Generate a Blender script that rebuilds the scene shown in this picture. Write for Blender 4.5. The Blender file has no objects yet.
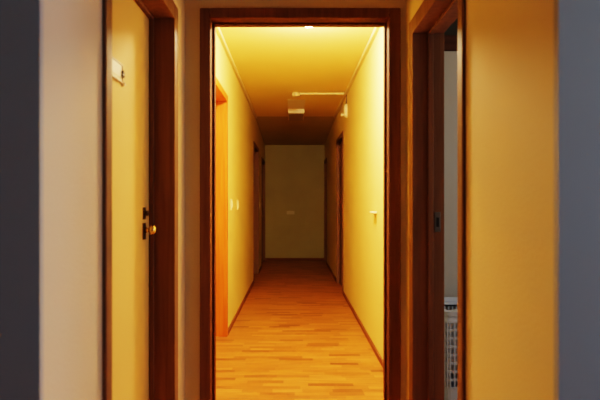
import bpy, bmesh, math
from mathutils import Vector, Matrix

COL = bpy.context.scene.collection
EYE = 1.165            # camera height
CEIL = 2.516
sc = bpy.context.scene

# ------------------------------------------------------------------ materials
def new_mat(name):
    m = bpy.data.materials.new(name); m.use_nodes = True
    nt = m.node_tree
    return m, nt, nt.nodes['Principled BSDF']

def link(nt, a, b): nt.links.new(a, b)

def paint(name, col, rough=0.6, bump=0.15, scale=90, mottle=0.05, spec=0.3):
    m, nt, b = new_mat(name)
    tc = nt.nodes.new('ShaderNodeTexCoord')
    n1 = nt.nodes.new('ShaderNodeTexNoise'); n1.inputs['Scale'].default_value = scale; n1.inputs['Detail'].default_value = 5
    n2 = nt.nodes.new('ShaderNodeTexNoise'); n2.inputs['Scale'].default_value = 2.3; n2.inputs['Detail'].default_value = 4
    link(nt, tc.outputs['Object'], n1.inputs['Vector']); link(nt, tc.outputs['Object'], n2.inputs['Vector'])
    r = nt.nodes.new('ShaderNodeValToRGB')
    r.color_ramp.elements[0].position = .3; r.color_ramp.elements[1].position = .7
    r.color_ramp.elements[0].color = (*[c*(1-mottle) for c in col], 1)
    r.color_ramp.elements[1].color = (*[min(1, c*(1+mottle)) for c in col], 1)
    link(nt, n2.outputs['Fac'], r.inputs['Fac']); link(nt, r.outputs['Color'], b.inputs['Base Color'])
    if bump:
        bp = nt.nodes.new('ShaderNodeBump'); bp.inputs['Strength'].default_value = bump; bp.inputs['Distance'].default_value = .004
        link(nt, n1.outputs['Fac'], bp.inputs['Height']); link(nt, bp.outputs['Normal'], b.inputs['Normal'])
    b.inputs['Roughness'].default_value = rough
    b.inputs['Specular IOR Level'].default_value = spec
    return m

def wood(name, c0, c1, rough=0.5, axis='z'):
    m, nt, b = new_mat(name)
    tc = nt.nodes.new('ShaderNodeTexCoord')
    mp = nt.nodes.new('ShaderNodeMapping')
    s = {'z': (22, 22, 1.1), 'x': (1.1, 22, 22), 'y': (22, 1.1, 22)}[axis]
    mp.inputs['Scale'].default_value = s
    n = nt.nodes.new('ShaderNodeTexNoise'); n.inputs['Scale'].default_value = 2.2; n.inputs['Detail'].default_value = 7
    n.inputs['Distortion'].default_value = .6
    r = nt.nodes.new('ShaderNodeValToRGB')
    r.color_ramp.elements[0].position = .32; r.color_ramp.elements[1].position = .68
    r.color_ramp.elements[0].color = (*c0, 1); r.color_ramp.elements[1].color = (*c1, 1)
    link(nt, tc.outputs['Object'], mp.inputs['Vector']); link(nt, mp.outputs['Vector'], n.inputs['Vector'])
    link(nt, n.outputs['Fac'], r.inputs['Fac']); link(nt, r.outputs['Color'], b.inputs['Base Color'])
    b.inputs['Roughness'].default_value = rough
    b.inputs['Specular IOR Level'].default_value = .08
    return m

def flat(name, col, rough=.5, metal=0.0, spec=.4):
    m, nt, b = new_mat(name)
    tc = nt.nodes.new('ShaderNodeTexCoord')
    n = nt.nodes.new('ShaderNodeTexNoise'); n.inputs['Scale'].default_value = 40
    mx = nt.nodes.new('ShaderNodeMix'); mx.data_type = 'RGBA'
    mx.inputs[6].default_value = (*[c*.93 for c in col], 1); mx.inputs[7].default_value = (*[min(1, c*1.05) for c in col], 1)
    link(nt, tc.outputs['Object'], n.inputs['Vector']); link(nt, n.outputs['Fac'], mx.inputs[0]); link(nt, mx.outputs[2], b.inputs['Base Color'])
    b.inputs['Roughness'].default_value = rough; b.inputs['Metallic'].default_value = metal
    b.inputs['Specular IOR Level'].default_value = spec
    return m

def parquet(name):
    m, nt, b = new_mat(name)
    tc = nt.nodes.new('ShaderNodeTexCoord')
    # strips of uneven length laid across the corridor
    def M(op, a, b=None):
        n = nt.nodes.new('ShaderNodeMath'); n.operation = op
        for k, v in ((0, a), (1, b)):
            if v is None: continue
            if isinstance(v, (int, float)): n.inputs[k].default_value = v
            else: link(nt, v, n.inputs[k])
        return n.outputs[0]
    def rnd(x, y=None):
        w = nt.nodes.new('ShaderNodeTexWhiteNoise'); w.noise_dimensions = '2D'
        c = nt.nodes.new('ShaderNodeCombineXYZ'); link(nt, x, c.inputs[0])
        if y is not None: link(nt, y, c.inputs[1])
        link(nt, c.outputs[0], w.inputs[0]); return w.outputs['Value']
    sp = nt.nodes.new('ShaderNodeSeparateXYZ'); link(nt, tc.outputs['Object'], sp.inputs[0])
    ry = M('DIVIDE', sp.outputs['Y'], .054); row = M('FLOOR', ry); fy = M('FRACT', ry)
    rr_ = rnd(row)
    px = M('ADD', M('DIVIDE', sp.outputs['X'], M('ADD', M('MULTIPLY', rnd(M('ADD', row, 77.3)), .16), .18)), M('MULTIPLY', rr_, 9.0))
    cell = M('FLOOR', px); fxx = M('FRACT', px)
    cr = nt.nodes.new('ShaderNodeValToRGB'); link(nt, rnd(cell, row), cr.inputs['Fac'])
    E = cr.color_ramp.elements
    E[0].color = (.17, .056, .012, 1); E[1].color = (.42, .170, .040, 1)
    e = E.new(.22); e.color = (.29, .104, .022, 1)
    e = E.new(.8); e.color = (.36, .140, .030, 1)
    gap = M('MAXIMUM', M('LESS_THAN', fy, .025), M('LESS_THAN', fxx, .006))
    gm = nt.nodes.new('ShaderNodeMix'); gm.data_type = 'RGBA'
    link(nt, M('MULTIPLY', gap, .55), gm.inputs[0]); link(nt, cr.outputs['Color'], gm.inputs[6]); gm.inputs[7].default_value = (.18, .07, .02, 1)
    mp = nt.nodes.new('ShaderNodeMapping'); mp.inputs['Scale'].default_value = (2.2, 46, 1)
    link(nt, tc.outputs['Object'], mp.inputs['Vector'])
    n = nt.nodes.new('ShaderNodeTexNoise'); n.inputs['Scale'].default_value = 2.0; n.inputs['Detail'].default_value = 6
    link(nt, mp.outputs['Vector'], n.inputs['Vector'])
    r = nt.nodes.new('ShaderNodeValToRGB')
    r.color_ramp.elements[0].position = .25; r.color_ramp.elements[1].position = .72
    r.color_ramp.elements[0].color = (.62, .55, .5, 1); r.color_ramp.elements[1].color = (1.12, 1.1, 1.08, 1)
    link(nt, n.outputs['Fac'], r.inputs['Fac'])
    mx = nt.nodes.new('ShaderNodeMix'); mx.data_type = 'RGBA'; mx.blend_type = 'MULTIPLY'; mx.inputs[0].default_value = 1
    link(nt, gm.outputs[2], mx.inputs[6]); link(nt, r.outputs['Color'], mx.inputs[7])
    link(nt, mx.outputs[2], b.inputs['Base Color'])
    b.inputs['Roughness'].default_value = .42
    b.inputs['Specular IOR Level'].default_value = .35
    bp = nt.nodes.new('ShaderNodeBump'); bp.inputs['Strength'].default_value = .12; bp.inputs['Distance'].default_value = .002
    link(nt, n.outputs['Fac'], bp.inputs['Height']); link(nt, bp.outputs['Normal'], b.inputs['Normal'])
    return m

LAMP_COL = (1.0, .69, .38)
def emitter(name, col, strength):
    m = bpy.data.materials.new(name); m.use_nodes = True
    nt = m.node_tree; nt.nodes.clear()
    o = nt.nodes.new('ShaderNodeOutputMaterial'); e = nt.nodes.new('ShaderNodeEmission')
    e.inputs['Color'].default_value = (*col, 1); e.inputs['Strength'].default_value = strength
    link(nt, e.outputs[0], o.inputs[0])
    return m

WALL = paint('corridor_wall_paint', (.64, .505, .175), rough=.55, bump=.25, scale=110, mottle=.03)
LOBBYR = paint('lobby_lamplit_paint', (.68, .56, .30), rough=.8, bump=.25, scale=110, mottle=.03, spec=.06)  # lobby paint for the right wall, yellow lamplight mixed into the colour
LOBBY = paint('lobby_wall_paint', (.62, .53, .38), rough=.8, bump=.25, scale=110, mottle=.03, spec=.06)
ENTRY = paint('doorway_wall_paint', (.62, .57, .42), rough=.8, bump=.2, scale=110, mottle=.03, spec=.06)
CEILM = paint('ceiling_paint', (.78, .63, .26), rough=.7, bump=.12, scale=70, mottle=.02)
ROOMW = paint('room_wall_paint', (.37, .385, .38), rough=.8, bump=0, scale=90, mottle=.03)
GREY = paint('grey_door_paint', (.36, .34, .33), rough=.5, bump=.05, mottle=.02)
LEAF = paint('cream_door_paint', (.66, .45, .165), spec=.06, rough=.7, bump=.04, scale=40, mottle=.025)
WOOD = wood('red_brown_wood', (.155, .082, .049), (.215, .114, .068))
WOODX = wood('red_brown_wood_crosswise', (.155, .082, .049), (.215, .114, .068), axis='x')
WOODY = wood('red_brown_wood_lengthwise', (.155, .082, .049), (.215, .114, .068), axis='y')
DEEP = wood('red_brown_wood_darkened', (.085, .030, .011), (.125, .045, .016), rough=.85)  # frame wood for the doorway jamb, darkened against the lamp's glare
DARKX = wood('red_brown_wood_shaded_crosswise', (.06, .026, .018), (.085, .036, .024), axis='x')  # frame wood with the side room's shade put into its colour
WARM = wood('red_brown_wood_lamplit', (.38, .088, .012), (.48, .125, .018), rough=.45)  # lit copy of the frame wood, lamp glow put into the colour
BASEW = wood('baseboard_wood', (.13, .045, .018), (.20, .075, .03), axis='y')
FLOOR = parquet('strip_parquet')
PLASTIC = flat('ivory_plastic', (.62, .51, .24), .4)
IVORY = flat('switch_plastic', (.70, .61, .34), .35)
WHITE = flat('white_plastic', (.76, .69, .46), .4)
BASKETM = flat('pale_grey_plastic', (.50, .55, .66), .5)
BRASS = flat('brass', (.80, .58, .24), .25, 1.0)
BRONZE = flat('dark_bronze', (.12, .075, .04), .4, .8)
STEEL = flat('dull_steel', (.15, .145, .145), .45, .9)
BLACK = flat('dark_hole', (.012, .011, .012), .7)
PAPER = flat('sign_plate', (.64, .54, .31), .35)
INK = flat('sign_dark', (.10, .07, .04), .6)
GLOW = emitter('warm_lamp_glass', LAMP_COL, 690)

# ------------------------------------------------------------------ mesh helpers
def box(bm, x0, x1, y0, y1, z0, z1):
    v = [bm.verts.new((x, y, z)) for x in (x0, x1) for y in (y0, y1) for z in (z0, z1)]
    for f in ((0,1,3,2), (4,6,7,5), (0,4,5,1), (2,3,7,6), (0,2,6,4), (1,5,7,3)):
        bm.faces.new([v[i] for i in f])

def cyl(bm, p0, p1, r0, r1=None, seg=20):
    p0, p1 = Vector(p0), Vector(p1); r1 = r0 if r1 is None else r1
    d = (p1-p0); q = d.to_track_quat('Z', 'Y'); a, b = [], []
    for i in range(seg):
        t = 2*math.pi*i/seg; o = Vector((math.cos(t), math.sin(t), 0))
        a.append(bm.verts.new(p0 + q @ (o*r0))); b.append(bm.verts.new(p1 + q @ (o*r1)))
    for i in range(seg):
        j = (i+1) % seg; bm.faces.new((a[i], a[j], b[j], b[i]))
    bm.faces.new(a[::-1]); bm.faces.new(b)

def lathe(bm, profile, origin, axis='Z', seg=28):
    """profile: (radius, height) pairs, revolved about the axis through origin"""
    q = Vector({'X': (1,0,0), '-X': (-1,0,0), 'Z': (0,0,1), '-Z': (0,0,-1), 'Y': (0,1,0)}[axis]).to_track_quat('Z', 'Y')
    o = Vector(origin); rings = []
    for r, h in profile:
        if r < 1e-6: rings.append([bm.verts.new(o + q @ Vector((0,0,h)))])
        else: rings.append([bm.verts.new(o + q @ Vector((r*math.cos(2*math.pi*i/seg), r*math.sin(2*math.pi*i/seg), h))) for i in range(seg)])
    for a, b in zip(rings, rings[1:]):
        for i in range(seg):
            j = (i+1) % seg
            if len(a) == 1 and len(b) == 1: continue
            if len(a) == 1: bm.faces.new((a[0], b[j], b[i]))
            elif len(b) == 1: bm.faces.new((a[i], a[j], b[0]))
            else: bm.faces.new((a[i], a[j], b[j], b[i]))

def obj(name, bm, m, parent=None, bevel=0, smooth=False, seg=2):
    bmesh.ops.recalc_face_normals(bm, faces=bm.faces)
    me = bpy.data.meshes.new(name); bm.to_mesh(me); bm.free()
    me.materials.append(m)
    o = bpy.data.objects.new(name, me); COL.objects.link(o)
    if parent is not None:
        o.parent = parent
        w = parent.location.copy(); p = parent.parent
        while p: w += p.location; p = p.parent
        o.location = (0, 0, 0)
        me.transform(Matrix.Translation(-w))
    if smooth:
        for p in me.polygons: p.use_smooth = True
    if bevel:
        md = o.modifiers.new('bevel', 'BEVEL'); md.width = bevel; md.segments = seg; md.limit_method = 'ANGLE'
        for p in me.polygons: p.use_smooth = False
    return o

def B(*boxes):
    bm = bmesh.new()
    for b in boxes: box(bm, *b)
    return bm

def tag(o, label, cat, group=None, kind=None):
    o['label'] = label; o['category'] = cat
    if group: o['group'] = group
    if kind: o['kind'] = kind
    return o

def empty(name, loc, label, cat, group=None, kind=None):
    o = bpy.data.objects.new(name, None); COL.objects.link(o)
    o.location = loc; o.empty_display_size = .05
    return tag(o, label, cat, group, kind)

def struct(name, bm, m, label, cat, bevel=0):
    return tag(obj(name, bm, m, None, bevel), label, cat, None, 'structure')

# ------------------------------------------------------------------ measures
XL, XR = -.593, .647            # corridor walls
VL, VR = -.527, .548            # lobby walls
Y0, Y1 = 1.07, 2.50             # lobby from the room corner to the doorway wall
YE = 2.60                       # back of the doorway wall
YF = 10.70                      # end wall
TH = .13
ZD = 2.065                      # corridor door openings

# ------------------------------------------------------------------ shell
struct('floor', B((-3.2, 3.2, -3.0, YF+.15, -.08, 0)), FLOOR, 'orange strip parquet floor running the length of the corridor', 'floor')
struct('ceiling', B((-3.2, 3.2, -3.0, YF+.15, CEIL, CEIL+.1)), CEILM,
       'smooth yellow-lit ceiling over the corridor', 'ceiling')
bm = bmesh.new()                                   # the ceiling comes down gently towards the end wall
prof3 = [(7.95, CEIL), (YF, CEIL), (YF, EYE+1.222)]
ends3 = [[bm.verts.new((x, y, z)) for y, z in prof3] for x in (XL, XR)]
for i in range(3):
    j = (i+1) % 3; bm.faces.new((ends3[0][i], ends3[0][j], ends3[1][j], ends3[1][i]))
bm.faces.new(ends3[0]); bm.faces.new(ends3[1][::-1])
struct('trim_3', bm, paint('ceiling_paint_shaded', (.50, .42, .19), .7, .1), 'gently lowered ceiling at the far end of the corridor, shade in its paint', 'ceiling strip')  # ceiling paint darkened to carry the dimness of the far end

def wall_with_holes(side, x_in, y0, y1, holes, thick, top=CEIL):
    xs = (x_in-thick, x_in) if side < 0 else (x_in, x_in+thick)
    bx, y = [], y0
    for a, b, z in holes:
        bx.append((*xs, y, a, 0, top)); bx.append((*xs, a, b, z, top)); y = b
    bx.append((*xs, y, y1, 0, top))
    return B(*bx)

LT = .02   # lining thickness
dA = (3.72, 4.52, ZD); dB = (7.66, 8.62, 2.035); dC = (9.56, 10.52, 1.975)
dD = (6.71, 7.60, 2.055); dE = (10.02, 10.6, 2.0)
grow = lambda d: (d[0]-LT, d[1]+LT, d[2]+LT)
struct('wall_left', wall_with_holes(-1, XL, YE, YF, [grow(dA), grow(dB), grow(dC)], TH), WALL, 'yellow-lit left wall of the corridor', 'wall')
struct('wall_right', wall_with_holes(1, XR, YE, YF, [grow(dD), grow(dE)], .065), WALL, 'brightly lit right wall of the corridor', 'wall')
struct('wall_far', B((XL-.13, XR+.13, YF, YF+.12, 0, CEIL)), paint('end_wall_shaded_paint', (.34, .32, .16), .6, .15), 'end wall closing off the corridor, dimness in its paint', 'wall')  # wall colour lowered to paint in the far end's dimness

d1 = (1.4675, 2.2375, EYE+.808)          # left lobby door opening
d2 = (1.6875, 2.3215, EYE+.771)          # right lobby door opening
struct('wall_lobby_left', wall_with_holes(-1, VL, Y0+.015, Y1, [grow(d1)], TH), LOBBY, 'beige wall left of the doorway, around the cream door', 'wall')
struct('wall_lobby_right', wall_with_holes(1, VR, Y0+.015, Y1, [grow(d2)], TH), LOBBYR, 'lobby wall right of the doorway with lamp-yellow in its paint, around the open door', 'wall')
struct('wall_front_left', B((-3.2, VL-TH, Y0, Y0+.12, 0, CEIL), (VL-TH, VL, Y0, Y0+.0149, 0, CEIL)), ROOMW, 'dark grey wall at the left edge of the photo', 'wall')
struct('wall_front_right', B((VR+TH, 3.2, Y0, Y0+.12, 0, CEIL), (VR, VR+TH, Y0-.005, Y0+.0149, 0, CEIL)), ROOMW, 'blue-grey wall at the right edge of the photo', 'wall')

# doorway wall (between lobby and corridor) and its frame
ox0, ox1, oz = -.403, .4616, EYE+.900
struct('wall_entry', B((VL-TH, ox0-LT, Y1, YE, 0, CEIL), (ox1+LT, VR+TH, Y1, YE, 0, CEIL), (ox0-LT, ox1+LT, Y1, YE, oz+LT, CEIL)),
       ENTRY, 'dim olive wall around the open central doorway', 'wall')
df = empty('door_1', ((ox0+ox1)/2, Y1, 0), 'open central doorway with a dark red-brown wooden frame', 'doorway', kind='structure')
cy = Y1-.015
obj('casing', B((-.4524, ox0-.001, cy, Y1-.0005, 0, EYE+.947), (ox1+.001, .5177, cy, Y1-.0005, 0, EYE+.947),
                (ox0-.001, ox1+.001, cy, Y1-.0005, oz+.001, EYE+.947)), WOOD, df, bevel=.004)
obj('jamb', B((ox0-LT+.001, ox0, cy+.001, YE, 0, oz), (ox1, ox1+LT-.001, cy+.001, YE, 0, oz),
              (ox0-LT+.001, ox1+LT-.001, cy+.001, YE, oz, oz+LT-.001)), DEEP, df, bevel=.003)
obj('door_stop', B((ox0, -.392, 2.56, YE+.003, 0, oz), (.4535, ox1, 2.56, YE+.003, 0, oz),
                   (-.392, .4535, 2.56, YE+.003, EYE+.892, oz)), DEEP, df, bevel=.003)

# ------------------------------------------------------------------ side doors
def side_door(name, side, xw, hole, label, thick, casing=.06, near_casing=None, leaf=None, recess=.10, stop=None,
              jamb=WOOD, cas=WOOD, cat='door', far_only=False):
    a, b, z = hole
    nc = near_casing or casing
    t = empty(name, (xw, (a+b)/2, 0), label, cat, kind='structure')
    X = lambda u: xw + side*u                   # u > 0 goes into the wall, u < 0 into the corridor
    def bx(u0, u1, *r):
        p, q = sorted((X(u0), X(u1))); return (p, q, *r)
    pr = .012
    obj('casing', B(bx(-pr, -.0005, a-nc, a-.0005, 0, z+casing), bx(-pr, -.0005, b+.0005, b+casing, 0, z+casing),
                    bx(-pr, -.0005, a-.0005, b+.0005, z+.0005, z+casing)), cas, t, bevel=.004)
    obj('jamb', B(bx(-pr+.001, thick, a-LT+.001, a, 0, z), bx(-pr+.001, thick, b, b+LT-.001, 0, z),
                  bx(-pr+.001, thick, a-LT+.001, b+LT-.001, z, z+LT-.001)), jamb, t, bevel=.002)
    if stop:
        s0, s1 = stop
        obj('door_stop', B(bx(s0, s1, a, a+.012, 0, z), bx(s0, s1, b-.012, b, 0, z), bx(s0, s1, a+.012, b-.012, z-.012, z)), jamb, t, bevel=.002)
    if leaf is not None:
        obj('door_leaf', B(bx(recess, recess+.03, a+.002, b-.002, .006, z-.002)), leaf, t, bevel=.002)
    return t

def knob(parent, x, y, z, side, r=.024, lock=True):
    """knob on a rose with a lock escutcheon above; the door face is at x and looks along -side"""
    ax = '-X' if side > 0 else 'X'
    h = empty_part('door_handle', (x, y, z), parent)
    bm = bmesh.new()
    lathe(bm, [(0, 0), (.021, 0), (.021, .004), (.016, .007), (.009, .009), (.008, .022), (.013, .027), (r*.85, .033), (r, .042), (r*.9, .051), (r*.5, .057), (0, .059)], (x, y, z), ax)
    return h, bm

def empty_part(name, loc, parent): return None

# left lobby door, closed, cream
D1 = side_door('door_2', -1, VL, d1, 'closed cream door in a dark wooden frame at the left', TH, casing=.066, near_casing=.05,
               leaf=LEAF, recess=.099, stop=(.078, .097))
fx = VL-.099                                    # visible face of the leaf
hy, hz = 2.155, EYE-.109
bm = bmesh.new()
lathe(bm, [(0, 0), (.012, 0), (.010, .014), (.010, .017), (.015, .021), (.020, .026), (.021, .034), (.017, .042), (.009, .046), (0, .047)], (fx+.004, hy, hz), 'X')
h = obj('door_handle', bm, BRASS, D1, smooth=True); h['label'] = 'shiny brass knob'
bm = bmesh.new(); box(bm, fx, fx+.004, hy-.02, hy+.02, hz-.04, hz+.03)
o = obj('escutcheon', bm, BRONZE, D1, bevel=.0015); o['label'] = 'dark bronze plate behind the knob'
bm = bmesh.new(); box(bm, fx, fx+.004, hy-.018, hy+.018, hz+.045, hz+.095)
cyl(bm, (fx+.004, hy, hz+.07), (fx+.018, hy, hz+.07), .011)
o = obj('lock', bm, BRONZE, D1, bevel=.0015); o['label'] = 'dark bronze lock above the knob'

# name plate on that door
sg = empty('door_sign', (fx, 1.79, EYE+.44), 'pale rectangular name plate on the cream door', 'sign')
obj('plate', B((fx+.0005, fx+.005, 1.70, 1.868, EYE+.438, EYE+.503)), PAPER, sg, bevel=.001)
obj('frame', B((fx+.005, fx+.0075, 1.70, 1.868, EYE+.500, EYE+.5035), (fx+.005, fx+.0075, 1.70, 1.868, EYE+.4375, EYE+.441),
               (fx+.005, fx+.0075, 1.8655, 1.869, EYE+.4375, EYE+.5035)), flat('frame_tan', (.46, .36, .20), .5), sg)
obj('insert', B((fx+.005, fx+.0062, 1.705, 1.85, EYE+.452, EYE+.490)), flat('insert_tan', (.60, .48, .26), .5), sg)
bm = bmesh.new()
for k in range(3):
    c = Vector((fx+.0085, 1.868, EYE+.470)); a = k*math.pi/3 + .5
    d = Vector((0, math.cos(a), math.sin(a)))*.013
    cyl(bm, c-d, c+d, .0035, seg=8)
o = obj('clip', bm, INK, sg); o['label'] = 'small dark star-shaped clip'
bm = bmesh.new(); lathe(bm, [(0, 0), (.008, 0), (.008, .006), (.005, .010), (0, .011)], (fx+.0005, 1.882, EYE+.437), 'X')
o = obj('push_pin', bm, WHITE, sg, smooth=True); o['label'] = 'small pale round pin'

# right lobby door: open frame only
D2 = side_door('door_3', 1, VR, d2, 'open doorway with a dark wooden frame at the right, basket visible beyond', TH+.002, casing=.07, near_casing=.052,
               stop=(.056, .080), cat='doorway')
sx = VR+.101; sy = d2[1]; sz = EYE-.081
o = obj('strike_plate', B((sx-.0135, sx+.0135, sy-.0025, sy, sz-.045, sz+.045)), STEEL, D2, bevel=.001); o['label'] = 'grey steel strike plate with a dark slot'
obj('slot', B((sx-.006, sx+.006, sy-.0035, sy-.001, sz-.022, sz+.020)), BLACK, o)

# corridor doors
DA = side_door('door_4', -1, XL, dA, 'red-brown door frame coloured orange as by lamplight, nearest on the corridor left', TH, leaf=LEAF, recess=.098, jamb=WARM, cas=WARM)
DB = side_door('door_5', -1, XL, dB, 'dark red door frame, second along the left corridor wall', TH, leaf=WOOD, recess=.098)
DC = side_door('door_6', -1, XL, dC, 'very dark door frame at the far left end of the corridor', TH, leaf=WOOD, recess=.04)
DD = side_door('door_7', 1, XR, dD, 'red-brown door frame in the right corridor wall', .063, leaf=WOOD, recess=.03)
DE = side_door('door_8', 1, XR, dE, 'dark door frame at the far right end of the corridor', .063, leaf=WOOD, recess=.03)
kx = XL-.04; ky = 9.63
bm = bmesh.new(); lathe(bm, [(0, 0), (.022, 0), (.022, .005), (.010, .008), (.010, .03), (.024, .04), (.026, .052), (.018, .062), (0, .064)], (kx, ky, 0.94), 'X')
obj('door_handle', bm, BRASS, DC, smooth=True)

# ------------------------------------------------------------------ baseboards and ceiling trim
bh, bt = .042, .014
def runs(y0, y1, holes, cw=.0605):
    out, y = [], y0
    for a, b, z in holes: out.append((y, a-cw)); y = b+cw
    out.append((y, y1)); return [r for r in out if r[1]-r[0] > .02]
struct('baseboard_left', B(*[(XL+.0005, XL+bt, a, b, 0, bh) for a, b in runs(YE, YF, [dA, dB, dC])]), BASEW, 'thin dark baseboard along the left corridor wall', 'baseboard')
struct('baseboard_right', B(*[(XR-bt, XR-.0005, a, b, 0, bh) for a, b in runs(YE, YF, [dD, dE])]), BASEW, 'thin dark baseboard along the right corridor wall', 'baseboard')
struct('baseboard_far', B((XL+bt, XR-bt, YF-bt, YF-.0005, 0, bh)), BASEW, 'dark baseboard along the foot of the end wall', 'baseboard')
def cove(side, xw):
    a, b = sorted((xw - side*.0005, xw - side*.030))
    return B((a, b, YE, 7.95, CEIL-.034, CEIL-.0005))
struct('trim_1', cove(-1, XL), PLASTIC, 'narrow pale moulding where the left corridor wall meets the ceiling', 'moulding', bevel=.006)
struct('trim_2', cove(1, XR), PLASTIC, 'narrow pale moulding where the right corridor wall meets the ceiling', 'moulding', bevel=.006)

# ------------------------------------------------------------------ corridor fittings
# glowing ceiling lamp just behind the doorway head
lx, ly = .11, 3.50
lamp = empty('ceiling_lamp', (lx, ly, CEIL), 'glowing warm round ceiling lamp peeping under the doorway head', 'lamp')
bm = bmesh.new(); lathe(bm, [(0, 0), (.10, 0), (.10, .014), (.08, .024), (.05, .030), (0, .030)], (lx, ly, CEIL-.0005), '-Z')
obj('base', bm, WHITE, lamp, smooth=True)
bm = bmesh.new()
prof = [(.06, .0305)] + [(.125*math.sin(t), .085 - .051*math.cos(t)) for t in [math.pi*k/14 for k in range(3, 14)]] + [(0, .136)]
lathe(bm, prof, (lx, ly, CEIL), '-Z', 32)
obj('lamp_shade', bm, GLOW, lamp, smooth=True)

# surface conduit across the ceiling with a round junction box
cyv = 6.26
t = empty('ceiling_conduit', (.02, cyv, CEIL), 'pale conduit across the ceiling ending in a small box', 'conduit')
obj('conduit', B((.078, XR-.031, cyv-.011, cyv+.011, CEIL-.021, CEIL-.0005)), PLASTIC, t, bevel=.004)
bm = bmesh.new(); lathe(bm, [(0, 0), (.05, 0), (.053, .008), (.053, .036), (.046, .046), (0, .048)], (.03, cyv, CEIL-.0005), '-Z')
obj('junction_box', bm, PLASTIC, t, smooth=True)

# unlit boxy ceiling fitting
y0, y1, bx0, bx1 = 7.29, 7.93, -.078, .154
t = empty('ceiling_light', ((bx0+bx1)/2, y0, CEIL), 'unlit boxy pale ceiling light hanging behind the conduit', 'ceiling light')
obj('mounting_plate', B((bx0, bx1, 6.66, y0-.001, CEIL-.006, CEIL-.0005)), WHITE, t, bevel=.001)
obj('housing', B((bx0, bx1, y0, y1, CEIL-.062, CEIL-.0005)), WHITE, t, bevel=.005)
obj('diffuser', B((bx0+.012, bx1-.012, y0+.012, y1-.012, CEIL-.070, CEIL-.0622)), flat('dull_diffuser', (.35, .30, .22), .5), t, bevel=.003)

# oval fitting high on the right wall, with its wire
wy, wz = 6.2, EYE+1.12
t = empty('wall_fitting', (XR, wy, wz), 'white oval fitting with a small knob high on the right corridor wall', 'wall fitting')
bm = bmesh.new(); lathe(bm, [(0, 0), (.05, 0), (.052, .012), (.047, .026), (.034, .036), (.015, .041), (0, .042)], (0, 0, 0), '-X')
for v in bm.verts: v.co.z *= 1.65
bmesh.ops.translate(bm, verts=bm.verts, vec=(XR-.0005, wy, wz))
obj('cover', bm, WHITE, t, smooth=True)
bm = bmesh.new(); lathe(bm, [(0, 0), (.012, 0), (.012, .018), (.018, .022), (.02, .032), (.012, .042), (0, .044)], (XR-.036, wy, wz-.045), '-X')
obj('knob', bm, WHITE, t, smooth=True)
bm = bmesh.new(); cyl(bm, (XR-.008, wy, wz+.08), (XR-.008, wy, CEIL-.031), .005, seg=10)
obj('wire', bm, flat('wire_dark', (.16, .12, .07), .6), t, smooth=True)

# small white wall bracket on the right wall
by, bz = 4.06, EYE-.068
t = empty('wall_bracket', (XR, by, bz), 'small white bar bracket on the right corridor wall near the doorway', 'bracket')
obj('bar', B((XR-.036, XR-.0005, by-.075, by+.075, bz-.009, bz+.009)), WHITE, t, bevel=.005)
obj('shadow_strip', B((XR-.006, XR-.0005, by-.004, by+.004, bz-.082, bz-.009)), WHITE, t, bevel=.001)  # thin strip in place of the shadow below the bar

# light switches on the left wall
def switch(y, z, label, h=.105, w=.082, group=None):
    t = empty('light_switch', (XL, y, z), label, 'light switch', group)
    obj('plate', B((XL+.0005, XL+.012, y-w/2, y+w/2, z-h/2, z+h/2)), IVORY, t, bevel=.005)
    bm = B((XL+.0122, XL+.019, y-w*.28, y+w*.28, z-h*.3, z+h*.3))
    obj('rocker', bm, IVORY, t, bevel=.003)
    return t
switch(4.87, EYE-.008, 'ivory light switch beside the lamplit door frame, nearer of two', group='light switches on the left wall')
switch(5.42, EYE-.008, 'ivory light switch further along the left wall, past the first', group='light switches on the left wall')
switch(8.92, EYE-.03, 'small dim light switch between the two far left doors', group='light switches on the left wall')

# faint plate on the end wall
tag(obj('wall_plate', B((-.14, .02, YF-.012, YF-.0005, EYE-.215, EYE-.145)), flat('dull_plate', (.50, .47, .28), .5), bevel=.004), 'faint small plate on the dim end wall', 'wall plate')

# ------------------------------------------------------------------ room behind the open right door
RX0, RX1, RY1 = XR+.066, 2.4, 3.0
bd = (.80, 1.62)
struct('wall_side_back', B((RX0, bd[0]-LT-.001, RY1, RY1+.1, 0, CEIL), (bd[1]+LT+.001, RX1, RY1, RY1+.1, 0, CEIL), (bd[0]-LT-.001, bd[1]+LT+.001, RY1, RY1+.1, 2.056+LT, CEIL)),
       paint('side_room_shaded_paint', (.03, .027, .025), .7), 'shade-darkened wall of the side room beyond the open right door', 'wall')  # near-black colour paints in the lack of light on this wall
struct('wall_side_right', B((RX1, RX1+.1, Y0+.12, RY1+.1, 0, CEIL)), ROOMW, 'grey far side wall of the side room', 'wall')
# its own grey door
t = empty('door_9', ((bd[0]+bd[1])/2, RY1, 0), 'light grey door glimpsed through the open right doorway', 'door', kind='structure')
obj('casing', B((bd[0]-.07, bd[0], RY1-.014, RY1-.0005, 0, 2.145), (bd[1], bd[1]+.07, RY1-.014, RY1-.0005, 0, 2.145), (bd[0], bd[1], RY1-.014, RY1-.0005, 2.056, 2.145)), DARKX, t, bevel=.003)
obj('door_leaf', B((bd[0]+.001, bd[1]-.001, RY1-.006, RY1+.034, .006, 2.054)), GREY, t, bevel=.002)

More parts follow.
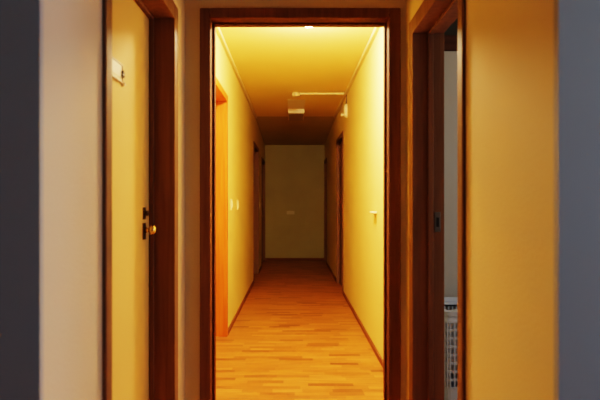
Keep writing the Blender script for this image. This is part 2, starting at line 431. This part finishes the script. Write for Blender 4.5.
# laundry basket
def rrect(hx, hy, r, n=5):
    P = []
    for cx, cyy, a0 in ((hx-r, hy-r, 0), (-hx+r, hy-r, 90), (-hx+r, -hy+r, 180), (hx-r, -hy+r, 270)):
        for k in range(n+1):
            a = math.radians(a0 + 90*k/n); P.append(Vector((cx + r*math.cos(a), cyy + r*math.sin(a), 0)))
    return P
def resample(P, step):
    out = []; n = len(P)
    for i in range(n):
        a, b = P[i], P[(i+1) % n]; L = (b-a).length; k = max(1, round(L/step))
        for j in range(k): out.append(a.lerp(b, j/k))
    return out
def band(bm, hx, hy, r, z0, z1, out, c, flare=0.0):
    """a closed wall ring between heights z0 and z1 with thickness `out` pointing outward"""
    rings = []
    for h2, z in ((0, z0), (0, z1), (out, z1), (out, z0)):
        g = flare if z == z1 else 0
        rings.append([bm.verts.new((c[0]+p.x, c[1]+p.y, z)) for p in rrect(hx+h2+g, hy+h2+g, r+h2+g)])
    n = len(rings[0])
    for a in range(4):
        A, Bb = rings[a], rings[(a+1) % 4]
        for i in range(n):
            j = (i+1) % n; bm.faces.new((A[i], A[j], Bb[j], Bb[i]))
bc = (.955, 2.755); hx, hy, rr = .215, .195, .04
bk = empty('laundry_basket', (bc[0], bc[1], 0), 'tall pale grey plastic laundry basket with grid sides through the right doorway', 'basket')
bm = bmesh.new(); band(bm, hx, hy, rr, .585, .612, .004, bc); band(bm, hx-.002, hy-.002, rr, .608, .630, .010, bc, .002); band(bm, hx, hy, rr, .575, .588, .007, bc)
obj('rim', bm, BASKETM, bk)
bm = bmesh.new()
z0g, z1g = .25, .58
for k in range(9):
    z = z0g + (z1g-z0g)*k/8; band(bm, hx, hy, rr, z-.0055, z+.0055, .0045, bc)
for p in resample(rrect(hx+.002, hy+.002, rr), .0225):
    box(bm, bc[0]+p.x-.0035, bc[0]+p.x+.0035, bc[1]+p.y-.0035, bc[1]+p.y+.0035, z0g, z1g)
obj('grid_side', bm, BASKETM, bk)
bm = bmesh.new(); band(bm, hx-.001, hy-.001, rr, 0.001, .252, .004, bc)
P = [bm.verts.new((bc[0]+p.x, bc[1]+p.y, .006)) for p in rrect(hx, hy, rr)]; bm.faces.new(P)
obj('bottom', bm, BASKETM, bk)

# rumpled pale laundry filling the basket
bm = bmesh.new()
bmesh.ops.create_cube(bm, size=1)
bmesh.ops.subdivide_edges(bm, edges=bm.edges, cuts=14, use_grid_fill=True)
from mathutils import noise as mnoise
for v in bm.verts:
    x, y, z = v.co
    x *= .39; y *= .35
    e = 1 - .10*(2*abs(z))**3
    n1 = mnoise.noise(Vector((x*9, y*9, z*5))); n2 = mnoise.noise(Vector((x*22+5, y*22, z*9)))
    zz = .31 + (z+.5)*.27
    if z > .49: zz += .028*n1 + .014*n2 - .25*(x*x+y*y)
    v.co = (x*e*(1+.02*n2), y*e*(1+.02*n2), zz)
bmesh.ops.translate(bm, verts=bm.verts, vec=(bc[0], bc[1], 0))
o = obj('laundry', bm, flat('pale_cloth', (.56, .60, .68), .9), smooth=True)
tag(o, 'rumpled pale cloth heaped inside the laundry basket', 'laundry')

# ------------------------------------------------------------------ light
def area(name, loc, rot, size, size_y, col, power):
    l = bpy.data.lights.new(name, 'AREA'); l.shape = 'RECTANGLE'; l.size = size; l.size_y = size_y
    l.color = col; l.energy = power
    o = bpy.data.objects.new(name, l); COL.objects.link(o); o.location = loc; o.rotation_euler = [math.radians(a) for a in rot]
    return o
# dusk daylight from a window behind the camera to the right, and one in the side room
area('room_window_light', (2.9, .35, 1.5), (90, 0, 90), 1.0, 1.5, (.62, .74, 1.0), 40)
area('side_room_window_light', (2.36, 1.9, 1.5), (90, 0, 90), .9, 1.1, (1.0, .97, .95), 13)

w = bpy.data.worlds.new('world'); sc.world = w; w.use_nodes = True
bg = w.node_tree.nodes['Background']; bg.inputs['Color'].default_value = (.42, .58, 1.0, 1); bg.inputs['Strength'].default_value = .07

# ------------------------------------------------------------------ camera
cam = bpy.data.cameras.new('camera'); co = bpy.data.objects.new('camera', cam); COL.objects.link(co)
co.location = (0, 0, EYE); co.rotation_euler = (math.pi/2, 0, 0)
cam.sensor_width = 36; cam.lens = 515/600*36
cam.shift_x = 6.5/600; cam.shift_y = 4/600
cam.clip_start = .05
cam.dof.use_dof = True; cam.dof.focus_distance = 3.9; cam.dof.aperture_fstop = 2.8
sc.camera = co
sc.view_settings.view_transform = 'Filmic'
sc.view_settings.look = 'High Contrast'
sc.view_settings.exposure = 0.22
sc.cycles.max_bounces = 12; sc.cycles.diffuse_bounces = 8
sc.cycles.use_denoising = True
